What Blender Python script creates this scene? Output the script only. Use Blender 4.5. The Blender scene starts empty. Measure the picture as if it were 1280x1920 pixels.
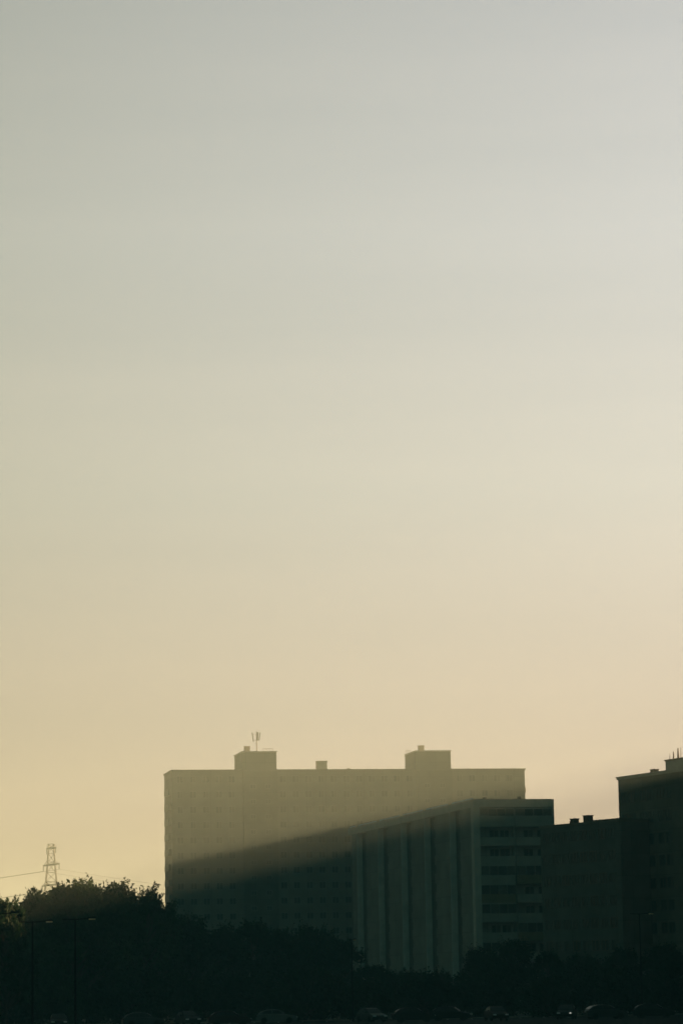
import bpy, bmesh, math, random
from mathutils import Vector, Matrix
R = math.radians
scene = bpy.context.scene
col = scene.collection

# ------------------------------------------------------------------ camera
F = 5500.0                      # focal length in photo pixels (photo is 1280 x 1920)
CAM_Z = 4.0
PITCH = math.atan(885.0 / F)
ROLL = R(-1.0)
cam_data = bpy.data.cameras.new("camera")
cam_data.sensor_fit = 'HORIZONTAL'
cam_data.sensor_width = 24.0
cam_data.lens = 24.0 * F / 1280.0
cam_data.clip_start = 0.5
cam_data.clip_end = 9000.0
cam = bpy.data.objects.new("camera", cam_data)
col.objects.link(cam)
cam.location = (0, 0, CAM_Z)
CAM_ROT = Matrix.Rotation(math.pi / 2 + PITCH, 3, 'X') @ Matrix.Rotation(ROLL, 3, 'Z')
cam.rotation_euler = CAM_ROT.to_euler()
scene.camera = cam


def ray(px, py):
    return CAM_ROT @ Vector((px - 640.0, 960.0 - py, -F))


def at(px, py, dist):
    """world point seen at photo pixel (px, py), dist metres ahead of the camera"""
    r = ray(px, py)
    return Vector((0, 0, CAM_Z)) + r * (dist / r.y)


def at_z(px, py, z):
    r = ray(px, py)
    return Vector((0, 0, CAM_Z)) + r * ((z - CAM_Z) / r.z)


# ------------------------------------------------------------------ world, sun, exposure
SUN_AZ, SUN_EL = R(60.0), R(11.0)
EXPO = 2.7
SUN_STRENGTH = 4.8
HAZE_DENSITY = 0.0005
HAZE_G = 0.4

world = bpy.data.worlds.new("World")
scene.world = world
world.use_nodes = True
nt = world.node_tree
nt.nodes.clear()
N, L = nt.nodes.new, nt.links.new


def mathn(op, a, b=None, tree=None):
    n = (tree or nt).nodes.new('ShaderNodeMath')
    n.operation = op
    for i, v in enumerate((a, b)):
        if v is None:
            continue
        if isinstance(v, (int, float)):
            n.inputs[i].default_value = v
        else:
            (tree or nt).links.new(v, n.inputs[i])
    return n.outputs[0]


def ramp(fac, stops, interp='LINEAR', tree=None):
    t = tree or nt
    n = t.nodes.new('ShaderNodeValToRGB')
    n.color_ramp.interpolation = interp
    e = n.color_ramp.elements
    while len(e) < len(stops):
        e.new(0.5)
    for i, (p, c) in enumerate(stops):
        e[i].position = p
        e[i].color = (c[0], c[1], c[2], 1)
    t.links.new(fac, n.inputs[0])
    return n.outputs[0]


def vmix(a, b, op='MULTIPLY'):
    n = N('ShaderNodeVectorMath')
    n.operation = op
    L(a, n.inputs[0])
    if isinstance(b, (int, float)):
        n.inputs['Scale'].default_value = b
    else:
        L(b, n.inputs[1])
    return n.outputs[0]


sky = N('ShaderNodeTexSky')
sky.sky_type = 'NISHITA'
sky.sun_disc = False
sky.sun_elevation = SUN_EL
sky.sun_rotation = SUN_AZ          # clockwise from +Y, the same bearing as the lamp
sky.air_density = 1.0
sky.dust_density = 4.0
sky.ozone_density = 1.0
tc = N('ShaderNodeTexCoord')
sep = N('ShaderNodeSeparateXYZ')
L(tc.outputs['Generated'], sep.inputs[0])
dx, dy, dz = sep.outputs
# brightness and colour of the hazy morning sky by height above the horizon
zf = mathn('MULTIPLY', mathn('MAXIMUM', dz, 0.0), 2.0)       # 0.5 = 14.5 deg
height = ramp(zf, [
    (0.00, (0.190, 0.030, 0.020)),
    (0.13, (0.510, 0.335, 0.245)),
    (0.33, (0.524, 0.444, 0.376)),
    (0.50, (0.494, 0.440, 0.408)),
    (0.66, (0.390, 0.347, 0.342)),
    (0.74, (0.140, 0.150, 0.150)),
    (1.00, (0.030, 0.045, 0.050))])
# brighter towards the sun on the right, falling off round to the dull teal west behind the camera
xf = mathn('ADD', mathn('MULTIPLY', dx, 0.5), 0.5)
side = ramp(xf, [
    (0.00, (0.05, 0.08, 0.08)),
    (0.22, (0.06, 0.09, 0.09)),
    (0.30, (0.14, 0.18, 0.18)),
    (0.40, (0.30, 0.33, 0.34)),
    (0.44, (0.90, 0.87, 0.83)),
    (0.56, (1.22, 1.22, 1.30)),
    (0.60, (0.60, 0.64, 0.65)),
    (0.70, (0.20, 0.24, 0.25)),
    (1.00, (0.12, 0.13, 0.13))])
yf = mathn('ADD', mathn('MULTIPLY', dy, 0.5), 0.5)
front = ramp(yf, [
    (0.00, (0, 0, 0)), (0.70, (0.0, 0.0, 0.0)), (0.95, (1, 1, 1)), (1.00, (1, 1, 1))])
# faint broad bands of thin cloud
cmap = N('ShaderNodeMapping')
cmap.inputs['Scale'].default_value = (1.6, 1.6, 26.0)
cmap.inputs['Rotation'].default_value = (0.0, R(3.0), 0.0)
L(tc.outputs['Generated'], cmap.inputs['Vector'])
cno = N('ShaderNodeTexNoise')
cno.inputs['Scale'].default_value = 1.0
cno.inputs['Detail'].default_value = 4
L(cmap.outputs[0], cno.inputs['Vector'])
cloud = ramp(cno.outputs['Fac'], [(0.3, (0.955, 0.96, 0.97)), (0.7, (1.045, 1.04, 1.03))])
glow = vmix(vmix(vmix(height, side), front), cloud)
back = ramp(mathn('ADD', mathn('MULTIPLY', dz, 0.5), 0.5), [
    (0.0, (0.004, 0.012, 0.012)), (0.5, (0.003, 0.080, 0.066)), (0.7, (0.003, 0.074, 0.063)), (1.0, (0.006, 0.034, 0.036))])
grad = vmix(glow, back, 'ADD')
K = 10.0 / (2.0 ** EXPO)                    # Background strength 0.1 and the exposure are undone here
grad = vmix(grad, K, 'SCALE')
nish = vmix(sky.outputs[0], 0.010, 'SCALE')
total = vmix(grad, nish, 'ADD')
bg = N('ShaderNodeBackground')
bg.inputs['Strength'].default_value = 0.1
L(total, bg.inputs['Color'])
wo = N('ShaderNodeOutputWorld')
L(bg.outputs[0], wo.inputs['Surface'])

sun_data = bpy.data.lights.new("sun", 'SUN')
sun_data.energy = SUN_STRENGTH
sun_data.angle = R(2.0)
sun_data.color = (1.0, 0.525, 0.265)
sun = bpy.data.objects.new("sun", sun_data)
col.objects.link(sun)
SUN_DIR = Vector((math.sin(SUN_AZ) * math.cos(SUN_EL), math.cos(SUN_AZ) * math.cos(SUN_EL), math.sin(SUN_EL)))
sun.rotation_euler = SUN_DIR.to_track_quat('Z', 'Y').to_euler()
sun.location = (300, 200, 200)

scene.view_settings.view_transform = 'Standard'
scene.view_settings.look = 'None'
scene.view_settings.exposure = EXPO
scene.view_settings.gamma = 1.0
scene.view_settings.use_curve_mapping = False
scene.cycles.volume_bounces = 0
scene.cycles.max_bounces = 5
scene.cycles.diffuse_bounces = 2
scene.cycles.transparent_max_bounces = 8
scene.cycles.use_denoising = True
scene.cycles.use_adaptive_sampling = False
scene.cycles.filter_width = 1.6

# ------------------------------------------------------------------ materials
MATS = {}


def mat(name, base, rough=0.8, var=0.25, scale=0.4, metallic=0.0, bump=0.0, spec=0.3, detail_scale=None, panel=None, translucent=0.0):
    m = bpy.data.materials.new(name)
    m.use_nodes = True
    t = m.node_tree
    b = t.nodes['Principled BSDF']
    out = t.nodes['Material Output']
    b.inputs['Roughness'].default_value = rough
    b.inputs['Metallic'].default_value = metallic
    b.inputs['Specular IOR Level'].default_value = spec
    tcn = t.nodes.new('ShaderNodeTexCoord')
    no = t.nodes.new('ShaderNodeTexNoise')
    no.inputs['Scale'].default_value = scale
    no.inputs['Detail'].default_value = 6
    no.inputs['Roughness'].default_value = 0.65
    t.links.new(tcn.outputs['Object'], no.inputs['Vector'])
    lo = [c * (1 - var) for c in base]
    hi = [min(1, c * (1 + var)) for c in base]
    c = ramp(no.outputs['Fac'], [(0.3, lo), (0.7, hi)], tree=t)
    if panel:
        br = t.nodes.new('ShaderNodeTexBrick')
        br.offset = 0.0
        br.inputs['Scale'].default_value = 1.0
        br.inputs['Brick Width'].default_value = panel[0]
        br.inputs['Row Height'].default_value = panel[1]
        br.inputs['Mortar Size'].default_value = 0.025
        br.inputs['Color1'].default_value = (1, 1, 1, 1)
        br.inputs['Color2'].default_value = (0.82, 0.82, 0.82, 1)
        br.inputs['Mortar'].default_value = (0.35, 0.35, 0.35, 1)
        # x + y runs along whichever wall the panel is on
        s = t.nodes.new('ShaderNodeSeparateXYZ')
        t.links.new(tcn.outputs['Object'], s.inputs[0])
        cb = t.nodes.new('ShaderNodeCombineXYZ')
        t.links.new(mathn('ADD', s.outputs[0], s.outputs[1], tree=t), cb.inputs[0])
        t.links.new(s.outputs[2], cb.inputs[1])
        t.links.new(cb.outputs[0], br.inputs['Vector'])
        mx = t.nodes.new('ShaderNodeMix')
        mx.data_type = 'RGBA'
        mx.blend_type = 'MULTIPLY'
        mx.inputs['Factor'].default_value = 1.0
        t.links.new(c, mx.inputs['A'])
        t.links.new(br.outputs['Color'], mx.inputs['B'])
        c = mx.outputs['Result']
    t.links.new(c, b.inputs['Base Color'])
    if bump:
        bp = t.nodes.new('ShaderNodeBump')
        bp.inputs['Strength'].default_value = bump
        n2 = t.nodes.new('ShaderNodeTexNoise')
        n2.inputs['Scale'].default_value = detail_scale or scale * 12
        t.links.new(tcn.outputs['Object'], n2.inputs['Vector'])
        t.links.new(n2.outputs['Fac'], bp.inputs['Height'])
        t.links.new(bp.outputs['Normal'], b.inputs['Normal'])
    if translucent:
        tr = t.nodes.new('ShaderNodeBsdfTranslucent')
        t.links.new(c, tr.inputs['Color'])
        ms = t.nodes.new('ShaderNodeMixShader')
        ms.inputs[0].default_value = translucent
        t.links.new(b.outputs[0], ms.inputs[1])
        t.links.new(tr.outputs[0], ms.inputs[2])
        t.links.new(ms.outputs[0], out.inputs['Surface'])
    MATS[name] = m
    return m


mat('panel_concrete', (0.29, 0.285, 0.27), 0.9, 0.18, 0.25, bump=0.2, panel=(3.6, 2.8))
mat('recess_shade_concrete', (0.085, 0.085, 0.08), 0.9, 0.2, 0.3, bump=0.2, panel=(3.2, 2.8))  # shade of the recesses between bays, put into the wall colour
mat('lit_face_concrete', (0.58, 0.56, 0.52), 0.9, 0.15, 0.5)  # light on the near bay ends, put into the colour
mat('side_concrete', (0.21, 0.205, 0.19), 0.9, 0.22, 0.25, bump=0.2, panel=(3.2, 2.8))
mat('back_concrete', (0.175, 0.17, 0.155), 0.9, 0.18, 0.25, bump=0.2, panel=(3.6, 2.8))
mat('dark_concrete', (0.115, 0.115, 0.105), 0.9, 0.2, 0.3, bump=0.2, panel=(3.0, 2.8))
mat('rail_concrete', (0.26, 0.255, 0.23), 0.9, 0.2, 0.5, bump=0.2)
mat('rail_ochre', (0.17, 0.14, 0.085), 0.85, 0.2, 0.6, bump=0.15)
mat('recess_concrete', (0.24, 0.23, 0.21), 0.9, 0.2, 0.4)
mat('plaster', (0.42, 0.40, 0.36), 0.9, 0.15, 0.5, bump=0.15)
mat('brown_plaster', (0.15, 0.13, 0.105), 0.9, 0.2, 0.35, bump=0.15, panel=(3.0, 2.8))
mat('roofing', (0.07, 0.065, 0.06), 0.9, 0.3, 0.5)
mat('flashing', (0.50, 0.62, 0.75), 0.5, 0.08, 1.0, translucent=0.08)  # bluish white and translucent to imitate sun glinting along the roof edge
mat('brick', (0.16, 0.09, 0.06), 0.9, 0.25, 3.0, bump=0.3)
mat('steel', (0.015, 0.016, 0.016), 0.8, 0.2, 2.0, spec=0.05)
mat('galvanised', (0.10, 0.10, 0.095), 0.8, 0.2, 0.8, spec=0.1)
mat('cable', (0.05, 0.05, 0.05), 0.6, 0.1, 1.0)
mat('frame_white', (0.21, 0.205, 0.20), 0.6, 0.1, 2.0)
mat('frame_brown', (0.12, 0.08, 0.06), 0.7, 0.1, 2.0)
mat('glass', (0.028, 0.034, 0.034), 0.4, 0.2, 1.0, spec=0.25)
mat('curtain', (0.09, 0.085, 0.075), 0.8, 0.3, 2.5)
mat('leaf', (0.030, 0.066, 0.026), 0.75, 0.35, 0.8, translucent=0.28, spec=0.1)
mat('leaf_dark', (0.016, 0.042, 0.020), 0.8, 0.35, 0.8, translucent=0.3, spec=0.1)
mat('bark', (0.06, 0.048, 0.036), 0.95, 0.3, 3.0, bump=0.5)
mat('ground', (0.045, 0.05, 0.03), 0.95, 0.35, 0.05, bump=0.3)
mat('asphalt', (0.028, 0.028, 0.029), 0.95, 0.25, 0.6, bump=0.3, spec=0.05)
mat('paint_line', (0.45, 0.45, 0.43), 0.8, 0.2, 3.0)
mat('kerb', (0.22, 0.215, 0.2), 0.9, 0.2, 1.0)
mat('rubber', (0.015, 0.015, 0.015), 0.85, 0.2, 5.0)
mat('car_silver', (0.03, 0.036, 0.038), 0.5, 0.05, 1.0, metallic=0.1, spec=0.35)
mat('car_dark', (0.012, 0.016, 0.018), 0.6, 0.05, 1.0, spec=0.12)
mat('car_red', (0.03, 0.012, 0.012), 0.6, 0.05, 1.0, spec=0.12)
mat('car_white', (0.08, 0.095, 0.095), 0.45, 0.05, 1.0, spec=0.5)
mat('car_glass', (0.01, 0.012, 0.014), 0.3, 0.1, 1.0, spec=0.3)
mat('lamp_clear', (0.6, 0.6, 0.58), 0.2, 0.1, 3.0)
mat('lamp_red', (0.06, 0.01, 0.008), 0.25, 0.1, 3.0)
mat('diffuser', (0.85, 0.70, 0.42), 0.4, 0.1, 3.0, translucent=0.5)
lit = bpy.data.materials.new('lit_lamp')
lit.use_nodes = True
lit.node_tree.nodes['Principled BSDF'].inputs['Emission Color'].default_value = (1, 0.95, 0.85, 1)
lit.node_tree.nodes['Principled BSDF'].inputs['Emission Strength'].default_value = 0.10
MATS['lit_lamp'] = lit


# ------------------------------------------------------------------ helpers
class MB:
    """collects shapes and links them as ONE mesh object"""

    def __init__(self):
        self.v, self.f, self.mi = [], [], []

    def quad(self, pts, mi=0):
        n = len(self.v)
        self.v += [tuple(p) for p in pts]
        self.f.append(tuple(range(n, n + len(pts))))
        self.mi.append(mi)

    def box(self, x0, x1, y0, y1, z0, z1, mi=0):
        n = len(self.v)
        self.v += [(x0, y0, z0), (x1, y0, z0), (x1, y1, z0), (x0, y1, z0),
                   (x0, y0, z1), (x1, y0, z1), (x1, y1, z1), (x0, y1, z1)]
        for q in ((0, 3, 2, 1), (4, 5, 6, 7), (0, 1, 5, 4), (1, 2, 6, 5), (2, 3, 7, 6), (3, 0, 4, 7)):
            self.f.append(tuple(n + i for i in q))
            self.mi.append(mi)
        return self

    def prism(self, outline, x0, x1, mi=0):
        """outline = (y, z) points extruded along x"""
        n, k = len(self.v), len(outline)
        self.v += [(x0, y, z) for y, z in outline] + [(x1, y, z) for y, z in outline]
        self.f.append(tuple(n + i for i in range(k)))
        self.f.append(tuple(n + k + i for i in reversed(range(k))))
        self.mi += [mi, mi]
        for i in range(k):
            j = (i + 1) % k
            self.f.append((n + i, n + k + i, n + k + j, n + j))
            self.mi.append(mi)
        return self

    def tube(self, pts, radii, seg=8, mi=0, cap=True):
        pts = [Vector(p) for p in pts]
        if isinstance(radii, (int, float)):
            radii = [radii] * len(pts)
        n0 = len(self.v)
        for i, p in enumerate(pts):
            d = (pts[min(i + 1, len(pts) - 1)] - pts[max(i - 1, 0)]).normalized()
            u = d.orthogonal().normalized() if i == 0 else (u - d * u.dot(d)).normalized()
            w = d.cross(u)
            for s in range(seg):
                a = 2 * math.pi * s / seg
                self.v.append(tuple(p + (u * math.cos(a) + w * math.sin(a)) * radii[i]))
        for i in range(len(pts) - 1):
            for s in range(seg):
                a, b = n0 + i * seg + s, n0 + i * seg + (s + 1) % seg
                self.f.append((a, b, b + seg, a + seg))
                self.mi.append(mi)
        if cap:
            self.f.append(tuple(n0 + s for s in reversed(range(seg))))
            self.f.append(tuple(n0 + (len(pts) - 1) * seg + s for s in range(seg)))
            self.mi += [mi, mi]
        return self

    def mesh(self, name, mats, smooth=False):
        me = bpy.data.meshes.new(name)
        me.from_pydata(self.v, [], self.f)
        for m in (mats if isinstance(mats, (list, tuple)) else [mats]):
            me.materials.append(MATS[m])
        me.polygons.foreach_set('material_index', self.mi)
        if smooth:
            me.polygons.foreach_set('use_smooth', [True] * len(me.polygons))
        me.update()
        return me

    def build(self, name, mats, parent=None, smooth=False, bevel=0.0):
        o = bpy.data.objects.new(name, self.mesh(name, mats, smooth))
        col.objects.link(o)
        if parent:
            o.parent = parent
        if bevel:
            b = o.modifiers.new('bevel', 'BEVEL')
            b.width = bevel
            b.segments = 2
            b.limit_method = 'ANGLE'
        return o


def tag(o, label=None, cat=None, group=None, kind=None):
    if label:
        o['label'] = label
    if cat:
        o['category'] = cat
    if group:
        o['group'] = group
    if kind:
        o['kind'] = kind
    return o


def empty(name, loc, rz=0.0):
    o = bpy.data.objects.new(name, None)
    o.empty_display_size = 1.0
    col.objects.link(o)
    o.location = loc
    o.rotation_euler = (0, 0, rz)
    return o


def inst(name, me, parent, loc=(0, 0, 0), rz=0.0, scale=None):
    o = bpy.data.objects.new(name, me)
    col.objects.link(o)
    o.parent = parent
    o.location = loc
    o.rotation_euler = (0, 0, rz)
    if scale:
        o.scale = scale
    return o


def children(o):
    return [c for c in bpy.data.objects if c.parent is o]


def copy_tree(o, parent=None):
    c = o.copy()
    col.objects.link(c)
    c.parent = parent
    for ch in children(o):
        copy_tree(ch, c)
    return c


# ------------------------------------------------------------------ ground
GX, GY0, GY1 = 1500.0, -200.0, 2000.0
g = MB()
g.quad([(-GX, GY0, 0), (GX, GY0, 0), (GX, GY1, 0), (-GX, GY1, 0)])
tag(g.build('ground', 'ground'), kind='structure')
p = MB()
p.quad([(-75, 215, .004), (75, 215, .004), (75, 326, .004), (-75, 326, .004)])
tag(p.build('parking_lot', 'asphalt'), kind='structure')
k = MB()
k.box(-75, 75, 326.0, 326.3, 0, 0.13)
tag(k.build('kerb', 'kerb'), kind='structure')
ln = MB()
for i in range(-26, 27):
    x = i * 2.6
    ln.quad([(x, 318, .008), (x + .12, 318, .008), (x + .12, 323, .008), (x, 323, .008)])
tag(ln.build('parking_markings', 'paint_line'), kind='structure')


# ------------------------------------------------------------------ buildings
class Block:
    """local frame: x along the front, y backwards, origin at the front left corner on the ground"""

    def __init__(self, name, origin, xdir):
        self.o = empty(name, (origin.x, origin.y, 0), math.atan2(xdir.y, xdir.x))
        self.org = Vector((origin.x, origin.y, 0))
        self.xd = Vector((xdir.x, xdir.y, 0)).normalized()
        self.yd = Vector((-self.xd.y, self.xd.x, 0))

    def loc(self, w):
        d = w - self.org
        return d.dot(self.xd), d.dot(self.yd)

    def x_at(self, px, py, y=0.0, z=None):
        """local x where the view ray through the pixel meets the vertical plane local y = y"""
        r = ray(px, py)
        c = Vector((0, 0, CAM_Z)) - self.org
        t = (y - c.dot(self.yd)) / r.dot(self.yd)
        p = c + r * t
        return p.dot(self.xd), p.z

    def y_at(self, px, py, x=0.0):
        r = ray(px, py)
        c = Vector((0, 0, CAM_Z)) - self.org
        t = (x - c.dot(self.xd)) / r.dot(self.xd)
        p = c + r * t
        return p.dot(self.yd), p.z


def window_mesh(name, w, h, frame='frame_white', curtain=False, d=0.05):
    """window facing -y, centred on x, sill at z = 0, proud of the wall at y = 0"""
    m = MB()
    t = 0.09
    m.box(-w / 2, -w / 2 + t, -d, 0.1, 0, h, 0)
    m.box(w / 2 - t, w / 2, -d, 0.1, 0, h, 0)
    m.box(-w / 2 + t, w / 2 - t, -d, 0.1, h - t, h, 0)
    m.box(-w / 2 + t, w / 2 - t, -d, 0.1, 0, t, 0)
    m.box(-t / 2, t / 2, -d + 0.005, 0.1, t, h - t, 0)
    m.box(-w / 2 + t, -t / 2, -0.012, 0.1, t, h - t, 1)
    m.box(t / 2, w / 2 - t, -0.012, 0.1, t, h - t, 2 if curtain else 1)
    return m.mesh(name, [frame, 'glass', 'curtain'])


def place_windows(parent, meshes, spots, limit=100, rz=0.0, seed=1, name='window'):
    """spots: (x, y, z) in local coordinates, the ones showing largest first"""
    rnd = random.Random(seed)
    for s in spots[:limit]:
        inst(name, rnd.choice(meshes), parent, s, rz)
    rest = spots[limit:]
    if rest:
        m = MB()
        cs, sn = math.cos(rz), math.sin(rz)
        src = meshes[0]
        for s in rest:
            n = len(m.v)
            for v in src.vertices:
                m.v.append((v.co.x * cs - v.co.y * sn + s[0], v.co.x * sn + v.co.y * cs + s[1], v.co.z + s[2]))
            for f in src.polygons:
                m.f.append(tuple(n + i for i in f.vertices))
                m.mi.append(f.material_index)
        o = m.build('lower_windows', ['frame_white', 'glass', 'curtain'], parent)
        o['kind'] = 'stuff'


FL = 2.8
# ---- tall slab at the back
H = at(322, 1444, 542).z
A, B = at(322, 1444, 542), at_z(983, 1441.3, H)
rear = Block('apartment_block', A, B - A)
W = (B - A).length
D = 11.5
tag(rear.o, 'tallest hazy concrete apartment slab at the back with two rooftop boxes', 'building')
w = MB()
w.box(0, W, 0, D, 0, H - 0.35)
rear_wall = w.build('wall', 'back_concrete', rear.o)
c = MB()
c.box(-0.12, W + 0.12, -0.12, D + 0.12, H - 0.35, H - 0.12)
c.box(-0.2, W + 0.2, -0.2, D + 0.2, H - 0.12, H, 0)
c.build('parapet', 'back_concrete', rear.o)
r = MB()
r.box(0.4, W - 0.4, 0.4, D - 0.4, H, H + 0.05)
r.build('roof', 'roofing', rear.o)
nfl = int(H / FL)
# stair bays under the rooftop boxes stand a little proud
boxes = []
for (pl, pr, top) in ((455, 519, 1408.5), (780.5, 846, 1407)):
    x0, _ = rear.x_at(pl, 1430)
    x1, _ = rear.x_at(pr, 1430)
    _, zt = rear.x_at((pl + pr) / 2, top)
    boxes.append((x0, x1, zt))
    b = MB()
    b.box(x0, x1, -0.35, -0.003, 0.0, H - 0.36)
    b.build('stair_bay', 'dark_concrete', rear.o)
for i, (x0, x1, zt) in enumerate(boxes):
    b = MB()
    b.box(x0, x1, 0.5, 10.6, H + 0.051, zt - 0.2)
    ph = b.build('penthouse', 'back_concrete', rear.o)
    b = MB()
    b.box(x0 - .12, x1 + .12, 0.38, 10.72, zt - 0.2, zt)
    b.build('roof_slab', 'plaster', ph)
    ch = MB()
    cpx = (458.5, 468.5, 1400.5) if i == 0 else (785, 795, 1399)
    cx0, _ = rear.x_at(cpx[0], 1404, 3.0)
    cx1, _ = rear.x_at(cpx[1], 1404, 3.0)
    _, cz = rear.x_at(cpx[0], cpx[2], 3.0)
    ch.box(cx0, cx1, 3.0, 4.0, zt, cz)
    ch.box(cx0 - .06, cx1 + .06, 2.94, 4.06, cz, cz + .1)
    ch.build('vent_shaft', 'plaster', ph)
    # guard rail
    gr = MB()
    if i == 0:
        gx0, gx1 = x1 - 1.9, x1 - 0.1
    else:
        gx0, gx1 = x0 - 0.05, x0 + 0.9
    yy = 4.0 if i == 0 else 9.5
    for q in range(4):
        x = gx0 + (gx1 - gx0) * q / 3
        gr.tube([(x, yy, zt), (x, yy, zt + 0.75)], 0.035, 6)
    gr.tube([(gx0, yy, zt + .75), (gx1, yy, zt + .75)], 0.03, 6)
    gr.build('guard_rail', 'galvanised', ph)
    if i == 0:
        ax, _ = rear.x_at(481, 1400, 5.0)
        an = MB()
        _, at_ = rear.x_at(480.5, 1372, 5.0)
        an.tube([(ax, 5, zt), (ax, 5, at_)], [0.09, 0.06], 8)
        mast = an.build('antenna_mast', 'galvanised', ph)
        for (px, lean, wd, zz0, zz1) in ((475, -0.22, .13, 1391, 1374), (482.6, 0.06, .22, 1389, 1373), (485.5, 0.2, .15, 1389, 1374)):
            pm = MB()
            xx, z0 = rear.x_at(px, zz0, 5.0)
            _, z1 = rear.x_at(px, zz1, 5.0)
            pm.prism([(4.93, z0), (5.07, z0), (5.07, z1), (4.93, z1)], xx - wd / 2, xx + wd / 2)
            pm.tube([(ax, 5, z0 + .25), (xx, 5, z0 + .25)], .03, 6)
            pm.tube([(ax, 5, z1 - .4), (xx, 5, z1 - .4)], .03, 6)
            me = pm.mesh('antenna_panel', 'galvanised')
            for v in me.vertices[:8]:
                v.co.x += lean * (v.co.z - z0) / (z1 - z0)
            po = bpy.data.objects.new('antenna_panel', me)
            col.objects.link(po)
            po.parent = ph
# middle lift shaft and a little vent bump
x0, _ = rear.x_at(595, 1435, 5)
x1, _ = rear.x_at(613, 1435, 5)
_, zt = rear.x_at(604, 1427, 5)
b = MB()
b.box(x0, x1, 5, 6.8, H + 0.051, zt - .15)
b.box(x0 - .08, x1 + .08, 4.92, 6.88, zt - .15, zt)
b.build('vent_block', 'plaster', rear.o)
x0, _ = rear.x_at(648, 1442, 5)
b = MB()
b.tube([(x0 + .5, 5, H + .051), (x0 + .5, 5, H + .4), (x0 + .5, 5, H + .55)], [.5, .45, .15], 10)
b.build('roof_vent', 'galvanised', rear.o)
# windows
wm = [window_mesh('rear_window', 1.3, 1.3), window_mesh('rear_window', 1.3, 1.3, curtain=True), window_mesh('rear_window', 1.1, 1.3, curtain=True)]
sm = [window_mesh('stair_window', 1.1, 0.9)]
xs = []
x = 1.5
while x < W - 1.0:
    if not any(bx0 - 0.9 < x < bx1 + 0.9 for bx0, bx1, _ in boxes):
        xs.append(x)
    x += 2.4
spots = []
for fl in range(nfl):
    z = H - 0.35 - 2.1 - fl * FL
    if z < 1:
        break
    for x in xs:
        spots.append((x, 0, z))
place_windows(rear.o, wm, spots, 72)
st = []
for fl in range(9):
    z = H - 3.6 - fl * FL
    for bx0, bx1, _ in boxes:
        for q in (0.28, 0.72):
            st.append((bx0 + (bx1 - bx0) * q, -0.35, z))
place_windows(rear.o, sm, st, 28, seed=4)
# balconies stacked on the left end wall
for fl in range(13):
    z = H - 4.3 - fl * FL
    b = MB()
    b.box(-.42, -0.003, 2.2, 8.6, z - 0.15, z)
    b.box(-.42, -0.34, 2.2, 8.6, z, z + 1.05)
    b.box(-0.34, -0.003, 2.2, 2.3, z, z + 1.05)
    b.box(-0.34, -0.003, 8.5, 8.6, z, z + 1.05)
    b.build('balcony', 'rail_concrete', rear.o)
for fl in range(12):
    z = H - 4.3 - fl * FL
    b = MB()
    b.box(W + 0.003, W + 0.5, 1.5, 6.5, z - 0.15, z + .9)
    b.build('bay_ledge', 'rail_concrete', rear.o)

# ---- middle block with the ribbed long side
PN = at(886.5, 1498, 436)
H = PN.z
PF = at_z(652, 1553.5, H)
yd = (PF - PN).normalized()
xd = Vector((yd.y, -yd.x, 0))
mid = Block('ribbed_apartment_block', PN, xd)
tag(mid.o, 'long ribbed concrete apartment block in the middle with end loggias and sunlit roof edge', 'building')
Lm = (PF - PN).length
Wm, _ = mid.x_at(1038, 1510, 0.0)
LOG = 1.5
BAY = 0.95
w = MB()
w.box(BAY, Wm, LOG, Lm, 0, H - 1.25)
w.build('wall', 'recess_shade_concrete', mid.o)
w = MB()
w.box(BAY + .003, Wm - .353, LOG - .06, LOG - .003, 0, H - 1.256)
w.build('loggia_wall', 'panel_concrete', mid.o)
t_ = MB()
t_.box(0, Wm, 0, Lm, H - 1.25, H - 0.1)
t_.build('parapet', 'plaster', mid.o)
t_ = MB()
t_.box(0.3, Wm - .3, 0.3, Lm - .3, H - 0.1, H - 0.04)
t_.build('roof', 'roofing', mid.o)
# stair and bay projections down the long side: near edges read from the picture
edges = [0.0] + [mid.y_at(px, 1600, BAY)[0] for px in (855, 807, 763, 719, 679)]
edges.append(Lm)
for i, y0 in enumerate(edges[:-1]):
    y1 = edges[i + 1]
    b = MB()
    ln_ = (y1 - y0) * 0.56
    ya = y0 + (LOG if i == 0 else 0.0)
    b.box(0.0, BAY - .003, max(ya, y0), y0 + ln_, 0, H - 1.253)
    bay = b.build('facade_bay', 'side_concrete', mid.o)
    if i:
        pl_ = MB()
        pl_.box(-0.05, BAY - .003, y0 - 0.16, y0 - .002, 0, H - 1.253)
        pl_.build('lit_bay_edge', 'lit_face_concrete', mid.o)  # strip added to make the bay's near end look lit
    # translucent flashing strips standing in for a sun glint on the parapet, one length per bay
    c = MB()
    c.box(-0.06, -0.02, y0 + (0.0 if i == 0 else 0.6), y1 - 1.6, H - 0.05, H + 0.13)
    c.build('roof_flashing', 'flashing', mid.o)
    v = MB()
    yv = y1 - 0.8
    v.tube([(.9, yv, H - .04), (.9, yv, H + .28), (.9, yv, H + .40)], [.34, .34, .1], 10)
    v.build('roof_vent', 'roofing', mid.o)
    # windows in the recess between bays (they face -x)
    rx = y0 + ln_
    for kx in range(2):
        yy = rx + (y1 - rx) * (0.28 + 0.44 * kx)
        for fl in range(7):
            pass
wmm = [window_mesh('side_window', 1.4, 1.4), window_mesh('side_window', 1.4, 1.4, curtain=True)]
spots = []
nfm = int((H - 1.3) / FL)
for fl in range(nfm):
    z = H - 1.25 - FL + 0.95 - fl * FL
    for i, y0 in enumerate(edges[:-1]):
        y1 = edges[i + 1]
        half = y0 + (y1 - y0) * .57
        for q in (0.5,):
            spots.append((BAY, half + (y1 - half) * q, z))
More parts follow.
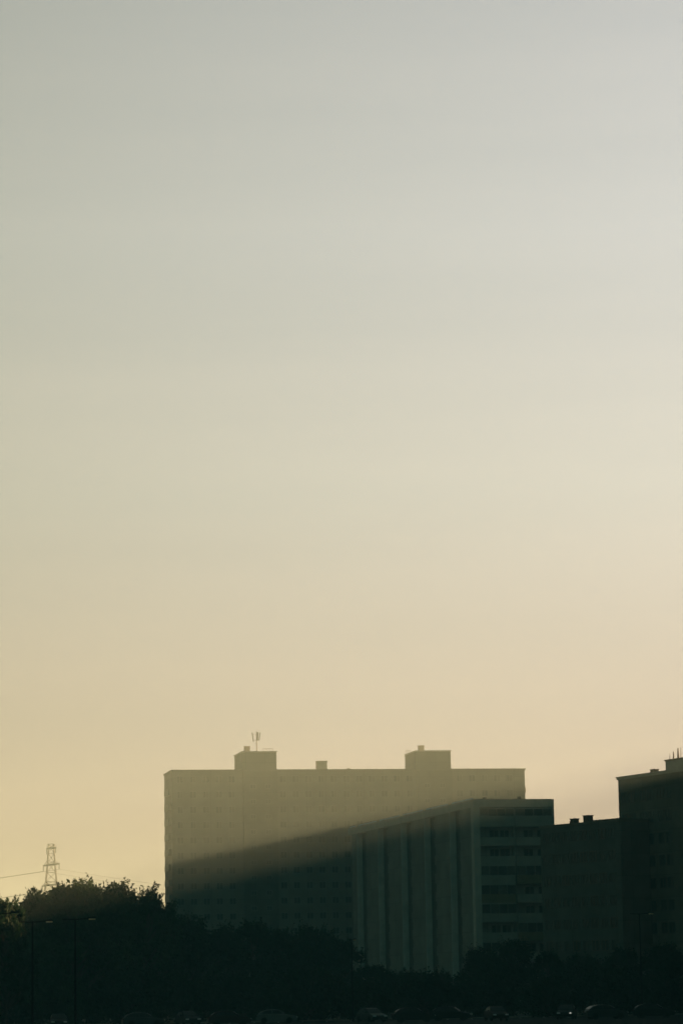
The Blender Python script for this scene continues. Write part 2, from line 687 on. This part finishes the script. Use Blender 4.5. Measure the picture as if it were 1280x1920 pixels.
spots = [s for s in spots if s[2] > 3]
place_windows(mid.o, wmm, spots, 60, rz=-math.pi / 2, seed=7)
# end face: corner pier, middle pier, right pier, floor slabs, loggia rails, back windows
xm, _ = mid.x_at(966, 1600, 0.0)
pier = MB()
pier.box(0, BAY, 0, LOG, 0, H - 1.253)
pier.build('corner_pier', 'plaster', mid.o)
pier = MB()
pier.box(Wm - .35, Wm, 0, LOG - .063, 0, H - 1.253)
pier.build('corner_pier', 'panel_concrete', mid.o)
pier = MB()
pier.box(xm - .1, xm + .1, 0.25, LOG - .063, 0, H - 1.253)
pier.build('loggia_divider', 'recess_concrete', mid.o)
lw = [window_mesh('loggia_window', 1.5, 1.4, d=.05), window_mesh('loggia_window', 1.5, 1.4, curtain=True, d=.05), window_mesh('loggia_window', 1.5, 1.4, 'frame_brown', d=.05)]
rnd = random.Random(5)
for fl in range(nfm):
    zc = H - 1.25 - fl * FL          # ceiling of the storey
    zf_ = zc - FL                    # its floor
    if zf_ < 0:
        break
    s = MB()
    s.box(BAY + .003, xm - .103, 0.06, LOG - .063, zf_ - .1, zf_ + .1)
    s.box(xm + .103, Wm - .353, 0.06, LOG - .063, zf_ - .1, zf_ + .1)
    s.build('floor_slab', 'recess_concrete', mid.o)
    for (xa, xb) in ((BAY + .003, xm - .103), (xm + .103, Wm - .353)):
        b = MB()
        top = zf_ + (1.5 if fl == 0 else 1.15)
        b.box(xa, xb, -0.03, 0.055, zf_ - .12, top)
        lg = b.build('loggia_rail', rnd.choice(['rail_concrete', 'rail_concrete', 'rail_concrete', 'rail_ochre']) if fl else 'rail_concrete', mid.o)
        if fl == 0 or rnd.random() < 0.3:
            # glazed in
            gm = MB()
            n_ = 4
            for q in range(n_):
                xq0 = xa + (xb - xa) * q / n_
                xq1 = xa + (xb - xa) * (q + 1) / n_
                gm.box(xq0 + .05, xq1 - .05, 0.0, .03, top + .05, zc - .32, 1 if (q + fl) % 3 else 2)
                gm.box(xq0, xq0 + .05, -.02, .05, top, zc - .3, 0)
            gm.box(xa, xb, -.02, .05, zc - .3, zc - .103, 0)
            gm.build('loggia_glazing', ['rail_concrete', 'glass', 'curtain'], lg)
    for q in (0.22, 0.36, 0.68, 0.86):
        inst('loggia_window', rnd.choice(lw), mid.o, (BAY + (Wm - BAY) * q, LOG - .06, zf_ + 0.9))
# small roof vents along the middle roof
for px in (908, 973):
    x, _ = mid.x_at(px, 1497, 2.0)
    v = MB()
    v.tube([(x, 2.0, H - .04), (x, 2.0, H + .30), (x, 2.0, H + .42)], [.32, .32, .1], 10)
    v.build('roof_vent', 'roofing', mid.o)

# ---- low dark block on the right
C0 = at(1012, 1549.5, 384)
H = C0.z
C1 = at_z(1162, 1536.5, H)
low = Block('low_apartment_block', C0, C1 - C0)
Wl = (C1 - C0).length
tag(low.o, 'low dark apartment block with two chimneys joined to the tower at right', 'building')
w = MB()
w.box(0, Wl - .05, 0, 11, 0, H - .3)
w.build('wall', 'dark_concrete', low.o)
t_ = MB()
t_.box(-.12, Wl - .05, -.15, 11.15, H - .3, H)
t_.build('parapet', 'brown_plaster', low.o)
t_ = MB()
t_.box(.3, Wl - .3, .3, 10.7, H, H + .05)
t_.build('roof', 'roofing', low.o)
for (pl, pr, top, sl) in ((1068.5, 1076, 1535.5, True), (1093, 1102.5, 1529.5, False)):
    xa, _ = low.x_at(pl, 1540, 3)
    xb, _ = low.x_at(pr, 1540, 3)
    _, zt = low.x_at(pl, top, 3)
    b = MB()
    b.box(xa, xb, 3, 3.8, H + .051, zt - .12)
    b.box(xa - .06, xb + .06, 2.94, 3.86, zt - .12, zt)
    if sl:
        b.box(xa - .25, xa - .003, 3.1, 3.7, H + .051, zt - .35)
    b.build('chimney', 'brick', low.o)
xa, _ = low.x_at(1107, 1540, .1)
b = MB()
b.box(xa, Wl - .06, -.13, 10.9, H + .051, H + .16)
b.build('roof_kerb', 'brown_plaster', low.o)
wl = [window_mesh('low_window', 1.4, 1.35, 'dark_concrete'), window_mesh('low_window', 1.4, 1.35, 'frame_brown'), window_mesh('low_window', 1.4, 1.35, 'dark_concrete', curtain=True)]
spots = []
for fl in range(int(H / FL)):
    z = H - .3 - 2.0 - fl * FL
    if z < 2:
        break
    x = 1.2
    while x < Wl - 1:
        spots.append((x, 0, z))
        x += 1.9
place_windows(low.o, wl, spots, 60, seed=3)

# ---- right tower
T0 = at(1158, 1457.5, 380)
H = T0.z
T1 = at_z(1280, 1440.5, H)
tow = Block('tower_block', T0, T1 - T0)
tag(tow.o, 'dark tower block cut by the right edge with three antennas on its rooftop box', 'building')
Wt, Dt = 62.0, 13.0
w = MB()
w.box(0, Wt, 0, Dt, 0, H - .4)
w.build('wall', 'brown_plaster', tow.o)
t_ = MB()
t_.box(-.14, Wt + .14, -.14, Dt + .14, H - .4, H - .12)
t_.box(-.22, Wt + .22, -.22, Dt + .22, H - .12, H)
t_.build('parapet', 'plaster', tow.o)
t_ = MB()
t_.box(.3, Wt - .3, .3, Dt - .3, H, H + .05)
t_.build('roof', 'roofing', tow.o)
xa, _ = tow.x_at(1218.5, 1447, 3)
xb, _ = tow.x_at(1225.5, 1447, 3)
_, zt = tow.x_at(1220, 1443, 3)
b = MB()
b.box(xa, xb, 3, 3.7, H + .051, zt - .1)
b.box(xa - .05, xb + .05, 2.95, 3.75, zt - .1, zt)
b.box(xa - .22, xa - .003, 3.05, 3.65, H + .051, H + .42)
b.build('chimney', 'brick', tow.o)
xa, _ = tow.x_at(1247, 1430, 1.5)
xs_, _ = tow.x_at(1242.3, 1440, 1.5)
_, zt = tow.x_at(1255, 1424, 1.5)
_, zs = tow.x_at(1245, 1438, 1.5)
b = MB()
b.box(xa, xa + 9.0, 1.5, 8.5, H + .051, zt - .2)
ph = b.build('penthouse', 'plaster', tow.o)
b = MB()
b.box(xa - .1, xa + 9.1, 1.4, 8.6, zt - .2, zt)
b.build('roof_slab', 'brown_plaster', ph)
b = MB()
b.box(xs_, xa - .003, 2.0, 6.0, H + .051, zs - .1)
b.box(xs_ - .06, xa - .11, 1.94, 6.06, zs - .1, zs)
b.build('lower_annex', 'plaster', ph)
for (px, py, rr) in ((1255, 1413.5, .035), (1262, 1409.5, .09), (1270.5, 1403, .12), (1275.5, 1402, .035)):
    x, zz = tow.x_at(px, py, 3.0)
    b = MB()
    b.tube([(x, 3, zt), (x, 3, zt + (zz - zt) * .35), (x, 3, zz)], [rr * 1.3, rr, rr * .55], 8)
    b.build('antenna', 'roofing', ph)
wt = [window_mesh('tower_window', 1.5, 1.45, 'dark_concrete'), window_mesh('tower_window', 1.5, 1.45, 'dark_concrete', curtain=True), window_mesh('tower_window', 1.5, 1.45, 'frame_brown')]
spots = []
for x in (1.5, 3.3, 6.1, 7.9, 10.4, 12.2):
    for fl in range(int(H / FL)):
        z = H - 3.5 - fl * FL
        if z < 2:
            break
        spots.append((x, 0, z))
place_windows(tow.o, wt, spots, 60, seed=9)

# ---- unseen slabs added along the right to keep near ground and haze in shade
def add_shade_slab(x0, y0, length, height, label):
    b = Block('shade_slab', Vector((x0, y0, 0)), Vector((0.0, 1.0, 0)))
    # local x runs away from the camera, local y towards -X
    tag(b.o, label, 'building', 'unseen slabs added for shade on the right')
    m = MB()
    m.box(0, length, -12, 0, 0, height - .5)
    m.build('wall', 'panel_concrete', b.o)
    m = MB()
    m.box(-.12, length + .12, -12.12, .12, height - .5, height)
    m.build('parapet', 'plaster', b.o)
    sp = []
    for fl in range(int(height / FL)):
        z = height - 2.6 - fl * FL
        if z < .8:
            break
        for i in range(int(length / 3)):
            sp.append((1.5 + 3 * i, 0, z))
    place_windows(b.o, wt, sp, 0, rz=math.pi)
    return b


SHADE_X, SHADE_H = 48.0, 34.0
add_shade_slab(SHADE_X, -40.0, 180.0, SHADE_H, 'long unseen slab added to shade the car park at right, nearer one')
add_shade_slab(57.0, 392.0, 48.0, 38.0, 'hidden slab added behind the tower for shade, nearer one')
add_shade_slab(57.0, 442.0, 155.0, 39.5, 'tall hidden slab added behind the tower for shade, farther one')
add_shade_slab(44.0, 397.0, 46.0, 26.5, 'hidden slab added behind the low dark block for shade')
add_shade_slab(SHADE_X, 142.0, 190.0, SHADE_H, 'long unseen slab added to shade the car park at right, farther one')

# ------------------------------------------------------------------ pylon and wires
PY_D = 850.0
py_c = at(96, 1600, PY_D)
top_z = at(96, 1583, PY_D).z
pyl = empty('lattice_pylon', (py_c.x, py_c.y, 0), R(0))
tag(pyl, 'faint lattice electricity pylon rising behind the trees at far left', 'pylon')


def half_w(z):
    f = z / top_z
    return 0.75 + 5.9 * (1 - f) ** 1.4


tower = MB()
levels = [top_z * q for q in (0, .12, .24, .35, .45, .54, .62, .69, .76, .82, .88, .94, 1.0)]
for sx in (-1, 1):
    for sy in (-1, 1):
        tower.tube([(sx * half_w(z), sy * half_w(z), z) for z in levels], 0.16, 4)
for a_, b_ in zip(levels[:-1], levels[1:]):
    ha, hb = half_w(a_), half_w(b_)
    for s in (-1, 1):
        tower.tube([(-ha, s * ha, a_), (hb, s * hb, b_)], .055, 4)
        tower.tube([(ha, s * ha, a_), (-hb, s * hb, b_)], .055, 4)
        tower.tube([(s * ha, -ha, a_), (s * hb, hb, b_)], .055, 4)
        tower.tube([(s * ha, ha, a_), (s * hb, -hb, b_)], .055, 4)
    tower.tube([(-hb, -hb, b_), (hb, -hb, b_), (hb, hb, b_), (-hb, hb, b_), (-hb, -hb, b_)], .05, 4)
tower.build('mast', 'galvanised', pyl, )
arm_dir = Vector((0.40, -0.9165, 0))
tips = []
for (ypx, half) in ((1591, 4.2), (1622, 7.4), (1660, 8.4)):
    z = at(96, ypx, PY_D).z
    m = MB()
    e0, e1 = arm_dir * -half, arm_dir * half
    side_ = Vector((-arm_dir.y, arm_dir.x, 0))
    for s in (-1, 1):
        o_ = side_ * (1.2 * s)
        m.tube([Vector((e0.x, e0.y, z)), Vector((o_.x, o_.y, z)), Vector((e1.x, e1.y, z))], .24, 4)
        m.tube([Vector((e0.x, e0.y, z)), Vector((o_.x, o_.y, z + 1.2)), Vector((e1.x, e1.y, z))], .06, 4)
    m.build('crossarm', 'galvanised', pyl)
    for e in (e0, e1):
        i_ = MB()
        i_.tube([(e.x, e.y, z), (e.x, e.y, z - 1.6)], .12, 6)
        i_.build('insulator', 'steel', pyl)
        tips.append(Vector((py_c.x + e.x, py_c.y + e.y, z - 1.6)))
wire_lab = ['topmost power line hanging off the pylon top arm, far side', 'topmost power line hanging off the pylon top arm, near side',
            'power line from the far end of the pylon middle arm', 'power line from the near end of the pylon middle arm',
            'power line from the far end of the pylon lowest arm', 'power line from the near end of the pylon lowest arm']
for i, t0 in enumerate(tips):
    if i < 2:
        continue
    w_ = MB()
    pts = []
    for q in range(15):
        f = q / 14.0
        d = Vector((-1, 0.05, 0)) * 260 * f
        pts.append((t0.x + d.x, t0.y + d.y, t0.z - 9.5 * 4 * f * (1 - f) * 0.9 - 2.0 * f))
    w_.tube(list(reversed(pts)), .06, 4)
    pts = []
    for q in range(1, 15):
        f = q / 14.0
        pts.append((t0.x + 240 * f, t0.y + 150 * f, t0.z - 9.5 * 4 * f * (1 - f) - 4 * f))
    w_.tube([tuple(t0)] + pts, .04, 4)
    tag(w_.build('power_line', 'cable'), wire_lab[i], 'power line', 'power lines on the pylon')


# ------------------------------------------------------------------ trees
def tree_meshes(seed, h, w, loose=0.0, leaves=5200, mat_='leaf', base=0.12, lean=0.0):
    """trunk with limbs, crown of many small leaf faces in clumps with upright shoots"""
    rnd = random.Random(seed)
    tr = MB()
    trunk_h = h * 0.62
    pts, rad = [], []
    for i in range(8):
        f = i / 7
        pts.append((lean * f * f * w * .3 + rnd.uniform(-.03, .03), rnd.uniform(-.03, .03), trunk_h * f))
        rad.append(h * 0.018 * (1 - f * .75) + .02)
    tr.tube(pts, rad, 8)
    cr = MB()
    clumps = []
    n = int(40 + 16 * w / 8)
    for i in range(n):
        f = rnd.random() ** 0.62
        z = h * (base + (0.93 - base) * f)
        prof = math.sqrt(max(.02, 1 - max(0, (f - .35) / .65) ** 2.6)) * (.72 + .28 * min(1, f / .35))
        a = rnd.uniform(0, 2 * math.pi)
        rr = w * .5 * prof * math.sqrt(rnd.uniform(0.1, 1.0)) * .88
        c = Vector((rr * math.cos(a) + lean * f * w * .3, rr * math.sin(a), z))
        s = rnd.uniform(.65, 1.25) * w * .14
        clumps.append((c, s))
        if i >= 0:            # every clump hangs on a limb
            z0 = max(trunk_h * .25, min(trunk_h * .97, z - rr * .9 - .6))
            ti = min(6, int(z0 / trunk_h * 7))
            q = Vector(pts[ti]).lerp(Vector(pts[ti + 1]), z0 / trunk_h * 7 - ti)
            m_ = q.lerp(c, .5) + Vector((rnd.uniform(-.3, .3), rnd.uniform(-.3, .3), -.25))
            tr.tube([q, m_, c], [h * .007 + .02, h * .005 + .015, .012], 5)

    def leaf(p, size):
        d = Vector((rnd.gauss(0, 1), rnd.gauss(0, 1), rnd.gauss(0, 1))).normalized()
        u = d.orthogonal().normalized()
        v = d.cross(u)
        a = rnd.uniform(0, 6.28)
        u, v = u * math.cos(a) + v * math.sin(a), v * math.cos(a) - u * math.sin(a)
        cr.quad([p - u * size, p + v * size * .5, p + u * size, p - v * size * .5])

    per = int(leaves * (1 - loose * .45) / len(clumps))
    for c, s in clumps:
        for _ in range(per):
            d = Vector((rnd.gauss(0, 1), rnd.gauss(0, 1), rnd.gauss(0, .8)))
            p_ = c + d.normalized() * s * (rnd.random() ** .45) * rnd.uniform(.75, 1.2)
            leaf(p_, rnd.uniform(.16, .36))
        # shoots reaching up and out
        for _ in range(int(2 + 3 * loose)):
            if c.z < h * .45 and rnd.random() < .6:
                continue
            out = Vector((c.x, c.y, 0))
            out = out.normalized() if out.length > .1 else Vector((0, 0, 0))
            d = (Vector((rnd.gauss(0, .35), rnd.gauss(0, .35), 1)) + out * .45).normalized()
            ln = s * rnd.uniform(.6, 1.1 + loose * .8)
            p0 = c + d * s * .5
            tr.tube([c, p0, p0 + d * ln], [.022, .018, .006], 4)
            for q in range(int(14 + 12 * rnd.random())):
                f = rnd.random()
                leaf(p0 + d * ln * f + Vector((rnd.gauss(0, .16), rnd.gauss(0, .16), rnd.gauss(0, .1))) * (1.2 - f * .7), rnd.uniform(.1, .2))
    zs = sorted(v[2] for v in cr.v)
    kz = h / zs[int(len(zs) * .992)]
    for m_ in (tr, cr):
        m_.v = [(x, y, z * kz) for x, y, z in m_.v]
    return tr.mesh('trunk', 'bark'), cr.mesh('crown', mat_)


def add_tree(name, meshes, px, top, dist, hh, label, group, rz=0.0, wscale=1.0):
    q = at(px, top, dist)
    s = q.z / hh
    e = empty(name, (q.x, q.y, 0), rz)
    tr = inst('trunk', meshes[0], e)
    cr = inst('crown', meshes[1], e)
    e.scale = (s * wscale, s * wscale, s)
    tag(e, label, 'tree', group)
    return e


broad = tree_meshes(11, 15.0, 11.0, 0.1, 15000, base=.04)
broad_b = tree_meshes(23, 15.0, 9.5, 0.15, 13000, base=.04)
loose_a = tree_meshes(31, 15.0, 7.0, 1.0, 6500, base=.05)
loose_b = tree_meshes(47, 15.0, 6.0, 0.8, 6000, base=.05)
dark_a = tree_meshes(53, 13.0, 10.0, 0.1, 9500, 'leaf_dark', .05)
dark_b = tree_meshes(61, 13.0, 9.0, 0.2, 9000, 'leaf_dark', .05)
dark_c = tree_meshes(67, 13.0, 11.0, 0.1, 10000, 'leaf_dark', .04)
bush = tree_meshes(71, 6.0, 10.0, 0.1, 7500, 'leaf_dark', .02)

G1 = 'trees at the left below the pylon'
add_tree('leafy_tree', broad_b, 60, 1680, 334, 15, 'dense tree just left of the pylon', G1, 5.1, .8)
add_tree('leafy_tree', broad_b, 96, 1670, 337, 15, 'dense tree standing directly below the pylon', G1, 0.4)
add_tree('leafy_tree', broad, 142, 1658, 328, 15, 'broad dense tree with the highest crown right of the pylon', G1, 1.9)
add_tree('leafy_tree', broad_b, 184, 1661, 332, 15, 'dense tree between the highest crown and the loose twiggy tree', G1, 3.1, .9)
add_tree('loose_tree', loose_a, 228, 1658, 338, 15, 'loose twiggy tree with sky showing through its upper shoots', G1, 0.0)
add_tree('loose_tree', loose_b, 272, 1666, 345, 15, 'thin twiggy tree touching the left edge of the tall slab', G1, 2.2)
add_tree('loose_tree', loose_a, 303, 1692, 352, 15, 'short loose tree in front of the tall slab left corner', G1, 4.0, .9)
add_tree('leafy_tree', dark_b, 12, 1688, 290, 13, 'dark tree at the left edge behind the cut off street lamp', G1, 1.2, .72)

G2 = 'dark trees along the foot of the buildings'
rowt = [
    (20, 1742, 352, dark_c, 'dark tree behind the cut off street lamp, leftmost of the row'),
    (75, 1722, 356, dark_b, 'dark tree low behind the tree below the pylon'),
    (125, 1715, 350, dark_a, 'dark tree low behind the highest crown'),
    (175, 1712, 358, dark_c, 'dark tree low between the dense trees and the loose twiggy tree'),
    (232, 1716, 354, dark_b, 'dark tree low behind the loose twiggy tree'),
    (290, 1718, 360, dark_a, 'dark tree low at the left corner of the tall slab'),
    (345, 1722, 362, dark_a, 'dark tree in front of the tall slab just right of its left corner'),
    (405, 1738, 372, dark_c, 'dark tree in front of the tall slab, second right of its left corner'),
    (470, 1730, 380, dark_b, 'dark tree below the antenna box of the tall slab'),
    (530, 1745, 376, dark_a, 'dark tree below the middle of the tall slab'),
    (590, 1738, 384, dark_c, 'dark tree between tall slab middle and ribbed block'),
    (640, 1762, 378, dark_b, 'dark tree against the far corner of the ribbed block'),
    (700, 1812, 372, dark_a, 'low dark tree at the foot of the ribbed long side, left'),
    (760, 1822, 368, dark_c, 'low dark tree at the foot of the ribbed long side, centre'),
    (825, 1828, 366, dark_b, 'low dark tree at the foot of the ribbed long side, right'),
    (900, 1778, 356, dark_c, 'dark tree below the loggia end of the ribbed block, left'),
    (960, 1765, 350, dark_a, 'dark tree below the loggia end of the ribbed block, right'),
    (1025, 1785, 348, dark_b, 'dark tree at the left foot of the low block'),
    (1100, 1792, 346, dark_c, 'dark tree below the chimneys of the low block'),
    (1165, 1780, 342, dark_a, 'dark tree at the left foot of the tower'),
    (1240, 1772, 338, dark_c, 'dark tree at the foot of the tower near the right edge')]
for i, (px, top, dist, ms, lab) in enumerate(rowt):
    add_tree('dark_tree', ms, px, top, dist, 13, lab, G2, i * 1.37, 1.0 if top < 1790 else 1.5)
G3 = 'dark bushes behind the parked cars'
bl = ['under the lamp with the T shaped arms', 'left of the three car group', 'behind the leftmost car', 'behind the second car',
      'below the tall slab', 'behind the pale car', 'near the far corner of the ribbed block', 'below the ribbed side',
      'below the loggias', 'below the low block', 'below the tower', 'at the right edge']
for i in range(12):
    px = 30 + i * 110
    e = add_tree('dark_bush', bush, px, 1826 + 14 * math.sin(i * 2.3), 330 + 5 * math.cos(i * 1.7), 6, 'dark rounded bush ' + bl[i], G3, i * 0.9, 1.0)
    e['category'] = 'bush'


# ------------------------------------------------------------------ street lamps
def make_lamp(label):
    e = empty('street_lamp', (0, 0, 0))
    tag(e, label, 'street lamp', 'street lamps along the car park')
    m = MB()
    m.tube([(0, 0, 0), (0, 0, 1.2), (0, 0, 1.25), (0, 0, 8.7), (0, 0, 9.0)], [.12, .12, .085, .06, .06], 10)
    m.build('pole', 'steel', e)
    for s in (-1, 1):
        m = MB()
        m.tube([(s * .03, 0, 8.93), (s * 1.0, 0, 9.0 if s > 0 else 8.97)], .045, 8)
        arm = m.build('arm', 'steel', e)
        if s < 0:
            continue
        h = MB()
        h.prism([(-.13, 8.99), (.13, 8.99), (.10, 9.10), (-.10, 9.10)], s * 0.95, s * 1.55)
        h.build('lamp_head', 'steel', arm, bevel=.02)
        d = MB()
        d.prism([(-.11, 8.88), (.11, 8.88), (.125, 8.985), (-.125, 8.985)], s * 1.02, s * 1.52)
        d.build('diffuser', 'diffuser', arm, bevel=.02)
    return e


lamp_spots = [(141, 1723, 223, 0.0, 'street lamp with its pole in front of the dense trees'),
              (61, 1728, 226, 0.05, 'street lamp left of the lamp before the dense trees, below the pylon'),
              (-4, 1713, 221, 0.0, 'street lamp cut off by the left edge'),
              (1198, 1713, 322, -0.05, 'street lamp in front of the tower at right'),
              (659, 1762, 320, 1.3, 'street lamp at the far corner of the ribbed block seen end on')]
lamp0 = make_lamp(lamp_spots[0][4])
for i, (px, py, d, rz, lab) in enumerate(lamp_spots):
    o = lamp0 if i == 0 else copy_tree(lamp0)
    q = at(px, py, d)
    o.location = (q.x, q.y, 0)
    o.rotation_euler = (0, 0, rz)
    o.scale = (1, 1, q.z / 9.0)
    o['label'] = lab


# ------------------------------------------------------------------ cars
def make_car(paint):
    e = empty('parked_car', (0, 0, 0))
    # side outline: x along the length, body from sill to belt line, width in y
    def shell(outline, hw, top_z0, top_z1, inset):
        m = MB()
        k_ = len(outline)
        for s in (-1, 1):
            for (x, z) in outline:
                f = max(0, min(1, (z - top_z0) / (top_z1 - top_z0)))
                m.v.append((x, s * (hw - inset * f), z))
        m.f.append(tuple(range(k_)))
        m.f.append(tuple(reversed(range(k_, 2 * k_))))
        m.mi += [0, 0]
        for i in range(k_):
            j = (i + 1) % k_
            m.f.append((i, k_ + i, k_ + j, j))
            m.mi.append(0)
        return m
    lower = [(-2.12, .30), (-1.75, .26), (1.75, .24), (2.10, .30), (2.16, .55), (2.05, .72), (1.15, .90), (.85, .93), (-1.30, .96), (-1.98, .94), (-2.14, .70)]
    body = shell(lower, .87, .5, .96, .06).build('body', paint, e, bevel=.06)
    cab = [(.95, .94), (.30, 1.38), (-.10, 1.45), (-.95, 1.43), (-1.45, 1.30), (-1.95, .95)]
    cabin = shell(cab, .80, .94, 1.45, .17).build('cabin', paint, e, bevel=.05)
    # glass set slightly proud of the cabin
    def gl(pts):
        m = MB()
        m.quad(pts)
        return m
    m = MB()
    m.quad([(.90, -.70, 1.0), (.90, .70, 1.0), (.36, .60, 1.365), (.36, -.60, 1.365)])
    me = m.build('windscreen', 'car_glass', e)
    me.location = (.03, 0, .025)
    m = MB()
    m.quad([(-1.86, .70, 1.03), (-1.86, -.70, 1.03), (-1.50, -.60, 1.27), (-1.50, .60, 1.27)])
    me = m.build('rear_window', 'car_glass', e)
    me.location = (-.03, 0, .03)
    for s in (-1, 1):
        m = MB()
        y0, y1 = .795 * s, .668 * s
        m.quad([(.62, y0, 1.02), (-.42, y0, 1.02), (-.42, y1, 1.36), (.22, y1, 1.34)])
        m.quad([(-.52, y0, 1.02), (-1.55, y0, 1.02), (-1.25, y1, 1.31), (-.52, y1, 1.36)])
        so = m.build('side_window', 'car_glass', e)
        so.location = (0, .012 * s, 0)
        m = MB()
        m.box(.62, .80, min(.88 * s, 1.02 * s), max(.88 * s, 1.02 * s), .98, 1.12)
        m.build('mirror', paint, e, bevel=.03)
        m = MB()
        m.box(2.06, 2.165, min(.45 * s, .80 * s), max(.45 * s, .80 * s), .56, .70)
        m.build('headlight', 'lamp_clear', e, bevel=.03)
        m = MB()
        m.box(-2.16, -2.06, min(.52 * s, .82 * s), max(.52 * s, .82 * s), .68, .86)
        m.build('tail_light', 'lamp_red', e, bevel=.02)
        for x in (1.32, -1.32):
            m = MB()
            m.tube([(x, .70 * s, .32), (x, .88 * s, .32)], .32, 20)
            wh = m.build('wheel', 'rubber', e)
            m = MB()
            m.tube([(x, .86 * s, .32), (x, .893 * s, .32)], [.21, .17], 14)
            m.build('rim', 'steel', wh)
    return e


protos = {c: None for c in ('car_silver', 'car_dark', 'car_red', 'car_white')}
G4 = 'cars parked at the bottom edge'
cars = [(110, 1905, 306, 'car_dark', 1.45, 'dark car parked at the far left of the bottom edge'),
        (268, 1897, 304, 'car_silver', 0.2, 'grey car at the bottom edge below the tall slab left corner'),
        (352, 1893, 309, 'car_dark', 1.25, 'dark car nose on beside the grey car at bottom left'),
        (430, 1902, 303, 'car_red', 0.15, 'dark red car between the dark car and the pale car'),
        (518, 1888, 312, 'car_white', 0.05, 'pale car with a shining roof below the tall slab'),
        (696, 1893, 308, 'car_silver', 1.15, 'grey car with glinting windscreen below the ribbed block corner'),
        (775, 1900, 304, 'car_dark', 0.1, 'dark car right of the glinting grey car'),
        (845, 1895, 309, 'car_dark', -0.15, 'dark car below the ribbed block long side'),
        (930, 1905, 302, 'car_red', 1.4, 'dark red car below the loggia end of the ribbed block'),
        (1062, 1897, 306, 'car_dark', 1.75, 'dark car with one small lit lamp below the low block'),
        (1135, 1907, 300, 'car_silver', 0.2, 'grey car below the tower left corner'),
        (1225, 1905, 303, 'car_dark', 0.0, 'dark car at the right end of the bottom edge')]
for (px, py, d, paint, rz, lab) in cars:
    if protos[paint] is None:
        o = protos[paint] = make_car(paint)
    else:
        o = copy_tree(protos[paint])
    q = at(px, py, d)
    o.location = (q.x, q.y, 0.004)
    o.rotation_euler = (0, 0, rz if rz < 1 else -rz)
    tag(o, lab, 'car', G4)
    if 'lit lamp' in lab:
        for ch in children(o):
            if ch.name.startswith('headlight'):
                m = MB()
                m.box(2.166, 2.18, .53, .67, .58, .68)
                b = m.build('bulb', 'lit_lamp', ch)
                break

# ------------------------------------------------------------------ morning haze
hz = MB()
hz.box(-GX - 20, GX + 20, GY0 - 20, GY1 + 20, -1.0, 54.0)
ho = hz.build('haze', 'cable')
hm = bpy.data.materials.new('haze')
hm.use_nodes = True
ht = hm.node_tree
ht.nodes.clear()
pv = ht.nodes.new('ShaderNodeVolumePrincipled')
pv.inputs['Color'].default_value = (0.62, 0.95, 0.90, 1)
pv.inputs['Density'].default_value = HAZE_DENSITY
pv.inputs['Anisotropy'].default_value = HAZE_G
oo = ht.nodes.new('ShaderNodeOutputMaterial')
ht.links.new(pv.outputs[0], oo.inputs['Volume'])
ho.data.materials.clear()
ho.data.materials.append(hm)
ho['kind'] = 'stuff'
